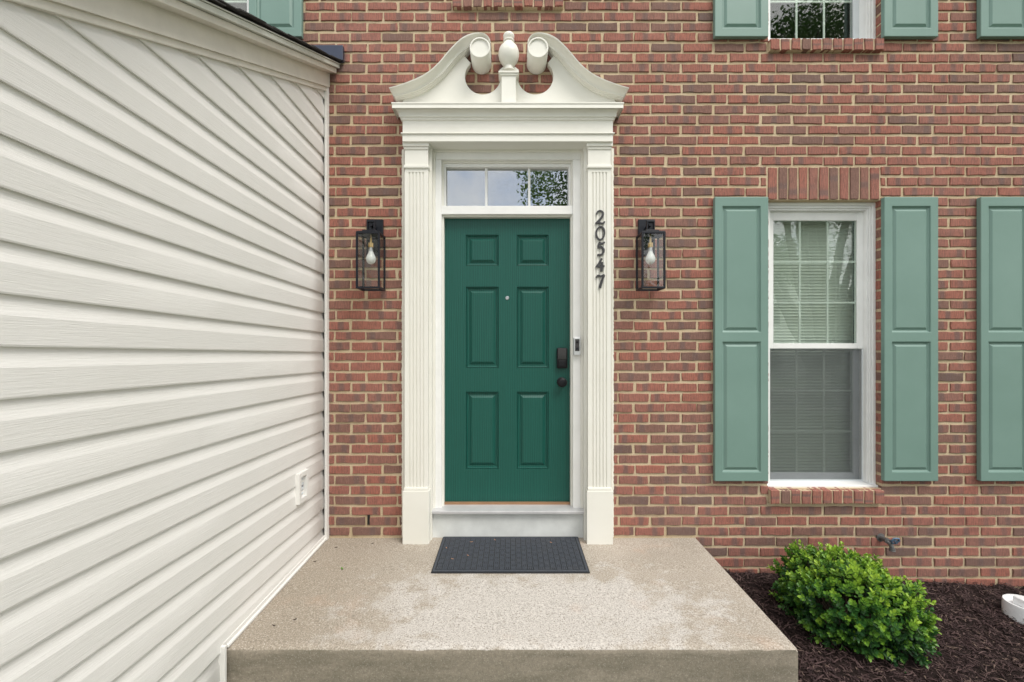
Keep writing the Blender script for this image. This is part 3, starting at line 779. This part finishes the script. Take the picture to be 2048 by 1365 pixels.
# small mounting block on the siding
blk = tag(empty('siding_block', (-1.215, -.36, .37)), 'small white framed box with clear cover on the cream siding near the stoop', 'outlet box')
y0, y1, za, zb = -.425, -.300, .368, .545; xo = SX+.036
mb = MB()
for (a, b, c, d) in ((y0, y0+.028, za, zb), (y1-.028, y1, za, zb), (y0+.028, y1-.028, za, za+.028), (y0+.028, y1-.028, zb-.028, zb)): mb.box(SX, xo, a, b, c, d)
keep(mb.build('frame', 'vinyl', None, bevel=.002), blk)
keep(MB().box(SX, SX+.014, y0+.027, y1-.027, za+.027, zb-.027).build('cover', 'clear_cover'), blk)
for q in range(4): keep(MB().box(SX+.013, SX+.019, y0+.034, y1-.034, za+.036+q*.028, za+.050+q*.028).build('louvre', 'sash_grey', None, bevel=.002), blk)

# ------------------------------------------------------------------ concrete stoop
st = MB(); sx0, sx1, sy0, sy1 = SX+.012, 1.240, -1.056, .060
nx, ny = 110, 50
def top_z(x, y): return .0 + (.028*y if y < 0 else 0) + .0018*mnoise.noise((x*2.5, y*2.5, 0)) + .0010*mnoise.noise((x*11, y*11, 5))
idx = {}
for j in range(ny+1):
    for i in range(nx+1):
        x, y = sx0+(sx1-sx0)*i/nx, sy0+(sy1-sy0)*j/ny; zz_ = top_z(x, y)
        if j == 0: zz_ -= .010+.006*max(0, mnoise.noise((x*14, 2, 1))); 
        if j == 1: y = sy0+.010+.005*mnoise.noise((x*17, 3, 1)); zz_ = top_z(x, y)-.0006
        if i == nx: zz_ -= .010
        if i == nx-1: x = sx1-.010
        idx[i, j] = len(st.v); st.v.append((x, y, zz_))
for j in range(ny):
    for i in range(nx): st.f.append((idx[i, j], idx[i+1, j], idx[i+1, j+1], idx[i, j+1])); st.mi.append(0)
def skirt(seq):
    prev = None
    for q in seq:
        v = st.v[q]; cols_ = [q]
        for zz_ in (-.06, -.25, -.62): cols_.append(len(st.v)); st.v.append((v[0]+.002*mnoise.noise((v[0]*6, zz_*6, v[1]*6)), v[1]+.002*mnoise.noise((v[0]*6, zz_*7, 9)), zz_))
        if prev:
            for k in range(3): st.f.append((cols_[k], prev[k], prev[k+1], cols_[k+1])); st.mi.append(1)
        prev = cols_
skirt([idx[i, 0] for i in range(nx+1)]); skirt([idx[nx, j] for j in range(ny+1)])
so = st.build('concrete_stoop', ['concrete', 'concrete_face'], None, fixn=True); smooth_angle(so, 50)
tag(so, 'worn concrete stoop with pale patches in front of the green door', 'stoop')

# ------------------------------------------------------------------ door mat
mat = tag(empty('door_mat', (-.004, -.22, .0)), 'dark charcoal doormat with raised grid pattern on the stoop', 'doormat')
mx0, mx1, my0, my1 = -.455, .449, -.450, .006
mb = MB(); rr = []
for ins, h in ((0, .0005), (.001, .004), (.016, .0055), (.017, .0055)):
    rr.append([(mx0+ins, my0+ins, h), (mx1-ins, my0+ins, h), (mx1-ins, my1-ins, h), (mx0+ins, my1-ins, h)])
mb.loft(rr, True, True, True)
def msl(mb): mb.v = [(p[0], p[1], p[2]+.003+.028*p[1]) for p in mb.v]; return mb
keep(msl(mb).build('backing', 'mat_rubber'), mat)
mb = MB(); nxm, nym = 26, 13; w, h = (mx1-mx0-.05)/nxm, (my1-my0-.05)/nym
for i in range(nxm):
    for j in range(nym):
        a, b = mx0+.025+i*w, my0+.025+j*h; hz = .0100+random.uniform(-.001, .001)
        if (i+j) % 2:
            for k in range(3): mb.box(a+.003, a+w-.003, b+h*(k+.12)/3, b+h*(k+.80)/3, .005, hz)
        else:
            for k in range(3): mb.box(a+w*(k+.12)/3, a+w*(k+.80)/3, b+.003, b+h-.003, .005, hz)
tag(keep(msl(mb).build('raised_tread', 'mat'), mat), kind='stuff')
mb = MB()
for (a, b, c, d) in ((mx0+.008, mx1-.008, my0+.008, my0+.020), (mx0+.008, mx1-.008, my1-.020, my1-.008), (mx0+.008, mx0+.020, my0+.021, my1-.021), (mx1-.020, mx1-.008, my0+.021, my1-.021)): mb.box(a, b, c, d, .004, .0095)
keep(msl(mb).build('border', 'mat'), mat)

def litter(px, py, zoff, size, matn, label, group):
    # solve the depth where the sight line meets the sloping slab
    Y = 0.0
    for _ in range(8): Y = FPX*(CAMZ-.028*Y-zoff)/(py-PY)-DIST
    x = X(px, Y); mb = MB(); a = random.uniform(0, 6.28); n = 7
    pts = [(x+size*math.cos(a)*t - size*.35*math.sin(a)*s_, Y+size*math.sin(a)*t+size*.35*math.cos(a)*s_, .028*Y+zoff+.0008+.003*abs(t)) for t, s_ in ((-1, 0), (-.4, .8), (.3, .9), (1, .1), (.4, -.7), (-.5, -.8))]
    mb.loft([[(p[0], p[1], p[2]) for p in pts], [(p[0], p[1], p[2]+.0012) for p in pts]], True, True, True)
    tag(mb.build('leaf_fragment', matn, None, fixn=True), label, 'leaf', group)
for px, py in ((893, 1097), (905, 1119), (936, 1112), (943, 1085), (990, 1081), (1102, 1086)):
    litter(px, py, .013, .011, 'dry_leaf', 'tiny tan dry leaf scrap lying on the dark doormat', 'leaf scraps on the doormat')
litter(684, 1138, .001, .016, 'green_bit', 'small green leaf on the concrete left of the doormat', None)
for px, py in ((630, 1124), (548, 1252), (590, 1240), (745, 1088), (640, 1091), (672, 1096)):
    litter(px, py, .001, .010, 'bark', 'tiny dark debris speck on the concrete stoop near the siding', 'debris specks on the stoop')

# ------------------------------------------------------------------ wall lanterns
def lantern(cx, label):
    root = tag(empty('wall_lantern', (cx, 0, 1.64)), label, 'lantern', 'lanterns either side of the door')
    w, y0, y1, z0, z1 = .0755, -.166, -.030, 1.644, 2.003; t = .0125; B = 'black_metal'
    def lp(mb, n, m=B, parent=None, **k):
        return keep(mb.build(n, m, None, **k), root)
    s = 1 if cx < 0 else -1
    lp(MB().box(cx-.055, cx+.055, -.020, -.001, 1.88, 2.122), 'backplate', bevel=.003)
    for a in (-1, 1):
        for yy0 in (y0, y1-t):
            x = cx+a*w; lp(MB().box(min(x, x-a*t), max(x, x-a*t), yy0, yy0+t, z0+t, z1-t), 'post', bevel=.001)
    for zz_, nm in ((z0, 'base_frame'), (z1-t, 'top_frame')):
        mb = MB(); mb.box(cx-w, cx+w, y0, y0+t, zz_, zz_+t); mb.box(cx-w, cx+w, y1-t, y1, zz_, zz_+t); mb.box(cx-w, cx-w+t, y0+t, y1-t, zz_, zz_+t); mb.box(cx+w-t, cx+w, y0+t, y1-t, zz_, zz_+t)
        lp(mb, nm, bevel=.001)
    ym = (y0+y1)/2
    lp(MB().box(cx-w+.004, cx+w-.004, y0+.004, y1-.004, z1-.004, z1+.004), 'roof_plate', bevel=.001)
    lp(MB().box(cx-.044, cx+.044, ym-.044, ym+.044, z1+.0045, z1+.017), 'roof_cap', bevel=.003)
    lp(MB().tube([(cx, -.015, 2.065), (cx, ym-.006, 2.065)], .013, 12), 'arm', bevel=0)
    mb = MB(); mb.box(cx-.026, cx-.018, ym-.012, ym+.012, z1+.017, 2.086); mb.box(cx+.018, cx+.026, ym-.012, ym+.012, z1+.017, 2.086); mb.box(cx-.026, cx+.026, ym-.0125, ym+.0125, 2.078, 2.088); lp(mb, 'hanger', bevel=.002)
    for a in (-1, 1):
        x = cx+a*(w-.006); lp(MB().box(x-.001, x+.001, y0+t, y1-t, z0+t, z1-t), 'glass_pane', 'lamp_glass')
    lp(MB().box(cx-w+t, cx+w-t, y0+.005, y0+.007, z0+t, z1-t), 'glass_pane', 'lamp_glass')
    # socket and bulb
    smooth_angle(lp(MB().tube([(cx, ym, z1-.005), (cx, ym, 1.945)], .006, 12), 'stem', 'brass'))
    smooth_angle(lp(MB().lathe([(.004, 0), (.016, -.001), (.017, -.028), (.014, -.030)], (cx, ym, 1.946)), 'socket', 'brass', fixn=True))
    mb = MB().lathe([(.013, 0), (.0145, -.004), (.013, -.008), (.0145, -.012), (.013, -.016), (.0145, -.020), (.014, -.027)], (cx, ym, 1.917)); smooth_angle(lp(mb, 'bulb_collar', 'steel', fixn=True))
    mb = MB().lathe([(.014, 0), (.017, -.010), (.024, -.024), (.0295, -.038), (.031, -.050), (.028, -.064), (.019, -.076), (.008, -.081), (.0005, -.082)], (cx, ym, 1.890), 'z', 24); smooth_angle(lp(mb, 'bulb', 'bulb', fixn=True), 60)
lantern(-.903, 'black box lantern with clear glass between siding and door'); lantern(.899, 'black box lantern with clear glass between house number and window')

# ------------------------------------------------------------------ house number
STROKES = {
 '2': [([(.10, .74), (.20, .93), (.48, 1.0), (.74, .90), (.78, .70), (.60, .46), (.30, .20), (.06, .03)], (.10, .22)), ([(.06, .05), (.25, .12), (.50, .06), (.78, .05), (.98, .18)], (.17, .12))],
 '0': [([(.50, 1.0), (.22, .86), (.06, .52), (.18, .16), (.46, .0), (.78, .14), (.94, .50), (.82, .86), (.50, 1.0)], (.15, .19))],
 '5': [([(.98, 1.0), (.70, .90), (.36, .92)], (.12, .2)), ([(.36, .92), (.28, .60), (.60, .62), (.86, .44), (.82, .20), (.56, .03), (.18, .02)], (.15, .16))],
 '4': [([(.66, 1.0), (.40, .66), (.06, .36)], (.18, .14)), ([(.06, .36), (.45, .38), (.95, .42)], (.14, .14)), ([(.70, .72), (.64, .35), (.62, .0)], (.18, .2))],
 '7': [([(.06, .80), (.24, .95), (.55, .90), (.95, 1.0)], (.12, .18)), ([(.93, .98), (.66, .55), (.46, .02)], (.16, .22))]}
def digit(ch, yc, label):
    Yd = PYF-.004; h = .085; w = .060; xc = X(1200.5, Yd); zc = Z(yc, Yd)
    root = MB()
    for si, (pts, (w0, w1)) in enumerate(STROKES[ch]):
        c = catmull([(a, b, 0) for a, b in pts], 5); n = len(c); rings = []
        for i, p in enumerate(c):
            q = Vector(((p.x-.5)*w, (p.y-.5)*h, 0)); a = c[max(0, i-1)]; b = c[min(n-1, i+1)]
            t = Vector(((b.x-a.x)*w, (b.y-a.y)*h, 0)).normalized(); nn = Vector((-t.y, t.x, 0))
            hw = (w0+(w1-w0)*i/(n-1))*w*.5*(1.05 if ch == '0' else 1.28)
            L, Q = q+nn*hw, q-nn*hw; y = Yd-.006-si*.0006
            rings.append([(xc+L.x, y, zc+L.y), (xc+Q.x, y, zc+Q.y), (xc+Q.x, Yd+.006, zc+Q.y), (xc+L.x, Yd+.006, zc+L.y)])
        root.loft(rings, True, True, True)
    tag(root.build('house_numeral', 'iron_number', None, fixn=True), label, 'numeral', 'numerals on the right pilaster')
for ch, yc, nm in (('2', 435.5, 'topmost numeral, a black 2, on the cream right pilaster'), ('0', 467, 'black numeral 0 below the 2 on the right pilaster'), ('5', 498, 'black numeral 5 in the middle of the house number'), ('4', 530.5, 'black numeral 4 above the 7 on the right pilaster'), ('7', 563.5, 'lowest numeral, a black 7, on the right pilaster')): digit(ch, yc, nm)

# doorbell on the right casing
bx0, bx1, bz0, bz1 = X(1146.5, CY), X(1160, CY), Z(711, CY), Z(676, CY); by = CY-.0112
bell = tag(empty('doorbell', ((bx0+bx1)/2, by, bz0)), 'silver video doorbell with black face on the white door casing', 'doorbell')
keep(MB().box(bx0, bx1, by-.020, CY+.001, bz0, bz1).build('body', 'silver', None, bevel=.003), bell)
keep(MB().box(bx0+.008, bx1-.008, by-.0215, by-.019, bz0+.028, bz1-.010).build('face', 'gloss_black', None, bevel=.001), bell)
keep(ycyl((bx0+bx1)/2, bz1-.030, by-.0213, [(.008, 0), (.008, .003), (.005, .004), (.001, .004)]).build('camera_lens', 'black_plastic', None, fixn=True), bell)
keep(ycyl((bx0+bx1)/2, bz0+.044, by-.0213, [(.009, 0), (.009, .002), (.007, .0025), (.001, .0025)]).build('button', 'black_metal', None, fixn=True), bell)

# hose tap on the wall
hx, hz = X(1775, -.04), Z(1084, -.04)
tap = tag(empty('hose_tap', (hx, 0, hz)), 'small metal hose tap with blue wheel on the lower brick wall', 'tap')
keep(ycyl(hx-.012, hz+.012, .01, [(.028, 0), (.028, .012), (.014, .014), (.014, .050), (.018, .052), (.018, .066), (.008, .068)], 16).build('body', 'valve_metal', None, fixn=True), tap)
keep(MB().tube([(hx-.010, -.045, hz+.010), (hx+.002, -.062, hz-.006), (hx+.006, -.070, hz-.030)], [.014, .014, .013], 12).build('spout', 'valve_metal', None, fixn=True), tap)
keep(MB().lathe([(.017, 0), (.018, .004), (.016, .008), (.018, .012), (.017, .018), (.012, .018)], (hx+.006, -.070, hz-.048), 'z', 14).build('hose_thread', 'valve_metal', None, fixn=True), tap)
mb = MB(); cw_ = Vector((hx+.010, -.088, hz+.026)); pts = []
for k in range(15):
    a = 2*math.pi*k/14; rr_ = .024+.003*math.cos(a*6); pts.append(cw_+Vector((rr_*math.cos(a), -.010*math.sin(a), rr_*math.sin(a)*.85)))
mb.tube(pts, .0055, 8); mb.tube([cw_+Vector((-.022, 0, 0)), cw_+Vector((.022, 0, 0))], .004, 6); mb.tube([cw_+Vector((0, .0, -.018)), cw_+Vector((0, 0, .018))], .004, 6)
keep(mb.build('hand_wheel', 'valve_blue', None, smooth=True), tap)
keep(MB().tube([cw_, Vector((hx-.006, -.056, hz+.014))], .006, 8).build('valve_stem', 'valve_metal'), tap)

# white pipe stub with plug in the mulch
pY = -.34; pxw = X(2057, pY); gz = ground_z(pxw, pY)-.03
pipe = tag(empty('drain_cleanout', (pxw, pY, gz)), 'white plastic cleanout pipe with square plug standing in the mulch', 'pipe cap')
r = .108; h = .125
smooth_angle(keep(MB().lathe([(r, -.06), (r, h-.012), (r-.003, h), (r-.012, h), (r-.014, h-.014), (.002, h-.016)], (pxw, pY, gz), 'z', 36).build('collar', 'pvc', None, fixn=True), pipe))
keep(MB().box(pxw-.058, pxw+.026, pY-.035, pY+.035, gz+h-.018, gz+h+.030).build('plug', 'pvc', None, bevel=.008), pipe)
keep(MB().box(pxw-r*.87, pxw-r*.87+.022, pY-r*.62, pY-r*.62+.02, gz+h-.075, gz+h-.050).build('mould_mark', 'pvc', None, bevel=.004), pipe)

# ------------------------------------------------------------------ mulch
mb = MB(); shade = []
SC = (1.885, -.50)                            # shrub centre
n = 0
while n < 24000:
    x, y = random.uniform(1.245, 4.0), random.uniform(-1.75, -.005)
    if x > 1.3+(y+3)*1.16+.2: continue       # beyond the view to the right
    L = random.uniform(.010, .036) if random.random() < .88 else random.uniform(.04, .09); w = random.uniform(.0014, .0042)
    a = random.uniform(0, math.pi); tl = random.gauss(0, .22)
    d = Vector((math.cos(a)*math.cos(tl), math.sin(a)*math.cos(tl), math.sin(tl))); s_ = Vector((-math.sin(a), math.cos(a), random.uniform(-.5, .5))).normalized()
    c = Vector((x, y, ground_z(x, y)+.022*mnoise.noise((x*9, y*9, 1))+.012*mnoise.noise((x*23, y*23, 4))+random.uniform(.0, .016)))
    b = len(mb.v); bend = Vector((0, 0, random.uniform(-.008, .010)))+s_*random.uniform(-.006, .006)
    up_ = d.cross(s_).normalized()*w*.5
    for t in (-.5, 0, .5):
        q = c+d*L*t+(bend if t == 0 else Vector()); ww = w*(1 if t == 0 else .45)
        mb.v += [tuple(q-s_*ww), tuple(q+up_), tuple(q+s_*ww)]
    for k in (0, 3): mb.f += [(b+k, b+k+1, b+k+4, b+k+3), (b+k+1, b+k+2, b+k+5, b+k+4)]; mb.mi += [0, 0]
    sh = random.random()**1.2; shade += [sh if random.random() > .012 else 1.0]*9
    n += 1
mb.attr['shade'] = ('FLOAT', shade)
tag(mb.build('mulch', 'mulch_fibre'), 'shredded dark brown bark mulch covering the planting bed', 'mulch', kind='stuff')

# ------------------------------------------------------------------ boxwood shrub
gz = ground_z(*SC)
shrub = tag(empty('boxwood_shrub', (SC[0], SC[1], gz)), 'bright green boxwood shrub beside the concrete stoop', 'shrub')
crown = MB(); shade = []; twigs = MB()
def add_leaf(p, d, side_, L, W, sh):
    d = d.normalized(); s_ = side_.normalized(); nrm = d.cross(s_)
    b = len(crown.v); cup = nrm*L*.12
    crown.v += [tuple(p), tuple(p+d*L*.35+s_*W*.46+cup), tuple(p+d*L*.75+s_*W*.42+cup), tuple(p+d*L), tuple(p+d*L*.75-s_*W*.42+cup), tuple(p+d*L*.35-s_*W*.46+cup), tuple(p+d*L*.5)]
    crown.f += [(b, b+1, b+6), (b+1, b+2, b+6), (b+2, b+3, b+6), (b+3, b+4, b+6), (b+4, b+5, b+6), (b+5, b, b+6)]; crown.mi += [0]*6
    shade.extend([sh]*7)
def shrub_surf(u, v):                          # u azimuth, v elevation -> point on the lumpy crown
    d = Vector((math.cos(u)*math.cos(v), math.sin(u)*math.cos(v), math.sin(v)))
    lump = 1+.20*mnoise.noise(d*2.3+Vector((5, 1, 2)))+.15*mnoise.noise(d*5.2)
    sq = 1/max(abs(d.x)**2.6+abs(d.y)**2.6+abs(d.z)**2.6, .001)**(1/2.6)
    e = Vector((d.x*.292, d.y*.28, d.z*(.215 if d.z > 0 else .20)))*sq*lump
    return Vector((SC[0]+e.x, SC[1]+e.y, gz+.128+e.z+.045*(-e.x)/.33)), d
for i in range(1500):
    u = random.uniform(0, 2*math.pi); v = math.asin(random.uniform(-.86, 1))
    p, d = shrub_surf(u, v)
    depth = random.random()**1.5*.30
    core = Vector((SC[0], SC[1], gz+.12)); p = p+(core-p)*depth
    ax = (d+Vector((0, 0, .55+.3*max(0, d.z)))+Vector((random.gauss(0, .35), random.gauss(0, .35), random.gauss(0, .25)))).normalized()
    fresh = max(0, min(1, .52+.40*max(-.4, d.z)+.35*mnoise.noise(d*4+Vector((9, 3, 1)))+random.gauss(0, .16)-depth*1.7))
    L = random.uniform(.035, .075)*(1-.3*depth); nl = 5 if depth < .15 else 4
    o1 = ax.orthogonal().normalized(); ph = random.uniform(0, 6.28)
    for k in range(nl):
        t = k/nl; base = p+ax*L*t
        for s_ in (0, math.pi):
            a = ph+k*1.57+s_; rad = (o1*math.cos(a)+ax.cross(o1)*math.sin(a)).normalized()
            ld = (rad*(1.0-.45*t)+ax*(.45+.6*t)); lw = ld.cross(rad.cross(ld)) if False else ax.cross(rad)
            ll = random.uniform(.020, .031)*(1-.18*t)
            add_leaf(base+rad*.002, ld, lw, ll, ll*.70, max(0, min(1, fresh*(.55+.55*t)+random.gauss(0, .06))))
    if i % 3 == 0:
        q = p+ax*L*.9; twigs.tube([p-ax*.07, p, q], [.0016, .0013, .0007], 4)
crown.attr['shade'] = ('FLOAT', shade)
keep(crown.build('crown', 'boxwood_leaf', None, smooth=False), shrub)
for i in range(16):
    u = random.uniform(0, 6.28); v = random.uniform(.1, 1.3); p, d = shrub_surf(u, v); b = Vector((SC[0]+.03*math.cos(u), SC[1]+.03*math.sin(u), gz-.03))
    mid = b.lerp(p, .45)+Vector((0, 0, -.03)); twigs.tube([b, mid, b.lerp(p, .88)], [.007, .005, .0025], 6)
keep(twigs.build('stems', 'twig'), shrub)

# ------------------------------------------------------------------ across the street: trees and a white house (seen mirrored in the glass)
def tree(x, y, height, rad, trunk_h, seed, label, nl=4200):
    random.seed(seed); root = tag(empty('shade_tree', (x, y, -.62)), label, 'tree', 'street trees facing the house')
    tm = MB(); base = Vector((0, 0, -.1)); topp = Vector((random.uniform(-.3, .3), random.uniform(-.3, .3), height*.72))
    tm.tube([base, Vector((.03, .02, trunk_h)), base.lerp(topp, .65), topp], [height*.026, height*.019, height*.011, .02], 10)
    cm = MB(); sh = []
    clumps = []
    for k in range(34):
        d = Vector((random.gauss(0, 1), random.gauss(0, 1), random.gauss(0, 1))).normalized(); rr_ = random.uniform(.35, 1)
        c = Vector((d.x*rad*rr_, d.y*rad*rr_, trunk_h+(height-trunk_h)*.5+d.z*(height-trunk_h)*.46*rr_)); clumps.append((c, random.uniform(.16, .30)*rad, random.random()))
    for c, cr_, s0 in clumps[:14]:
        a = Vector((0, 0, trunk_h*random.uniform(.8, 1.4))); tm.tube([a, a.lerp(c, .5)+Vector((0, 0, .2)), c], [height*.010, height*.006, .015], 6)
    for _ in range(nl):
        c, cr_, s0 = random.choice(clumps); d = Vector((random.gauss(0, 1), random.gauss(0, 1), random.gauss(0, .8))).normalized()*cr_*random.random()**.4
        p = c+d; a = Vector((random.gauss(0, 1), random.gauss(0, 1), random.gauss(0, .7))).normalized(); b_ = a.orthogonal().normalized(); L = random.uniform(.07, .14)
        k = len(cm.v); cm.v += [tuple(p), tuple(p+a*L*.5+b_*L*.3), tuple(p+a*L), tuple(p+a*L*.5-b_*L*.3)]; cm.f.append((k, k+1, k+2, k+3)); cm.mi.append(0); sh += [max(0, min(1, s0*.6+random.random()*.5))]*4
    cm.attr['shade'] = ('FLOAT', sh)
    tm.build('trunk', 'bark', root, smooth=True); cm.build('crown', 'tree_leaf', root)
tree(2.9, -13.4, 10.5, 3.0, 2.3, 11, 'leafy street tree seen mirrored in the transom glass', 16000)
tree(10.4, -12.0, 17.5, 5.4, 1.0, 12, 'large leafy tree seen mirrored in the right windows', 60000)
tree(16.5, -19.5, 10.0, 4.0, 2.6, 13, 'farther leafy tree standing behind the road, right of the large one')
hs = tag(empty('white_house', (17, -30, -.62)), 'white sided house across the road seen mirrored in the lower window', 'house')
MB().box(-5, 5, -4, 4, 0, 5.4).build('wall', 'white_siding', hs)
mb = MB(); mb.loft([[(-5.4, y, 5.35), (0, y, 8.2), (5.4, y, 5.35), (5.4, y, 5.15), (0, y, 8.0), (-5.4, y, 5.15)] for y in (-4.4, 4.4)], True, True, True); mb.build('roof', 'far_roof', hs, fixn=True)
mb = MB(); mb.loft([[(-5, y, 5.4), (0, y, 8.0), (5, y, 5.4)] for y in (-4, 4)], True, True, True); mb.build('gable', 'white_siding', hs, fixn=True)
for wx in (-3, 0, 3):
    for wz in (1.2, 3.6):
        if wx == 0 and wz == 1.2: MB().box(-.5, .5, 3.98, 4.05, 0.1, 2.3).build('door', 'far_roof', hs)
        else: MB().box(wx-.5, wx+.5, 3.98, 4.04, wz, wz+1.4).build('window', 'far_glass', hs)
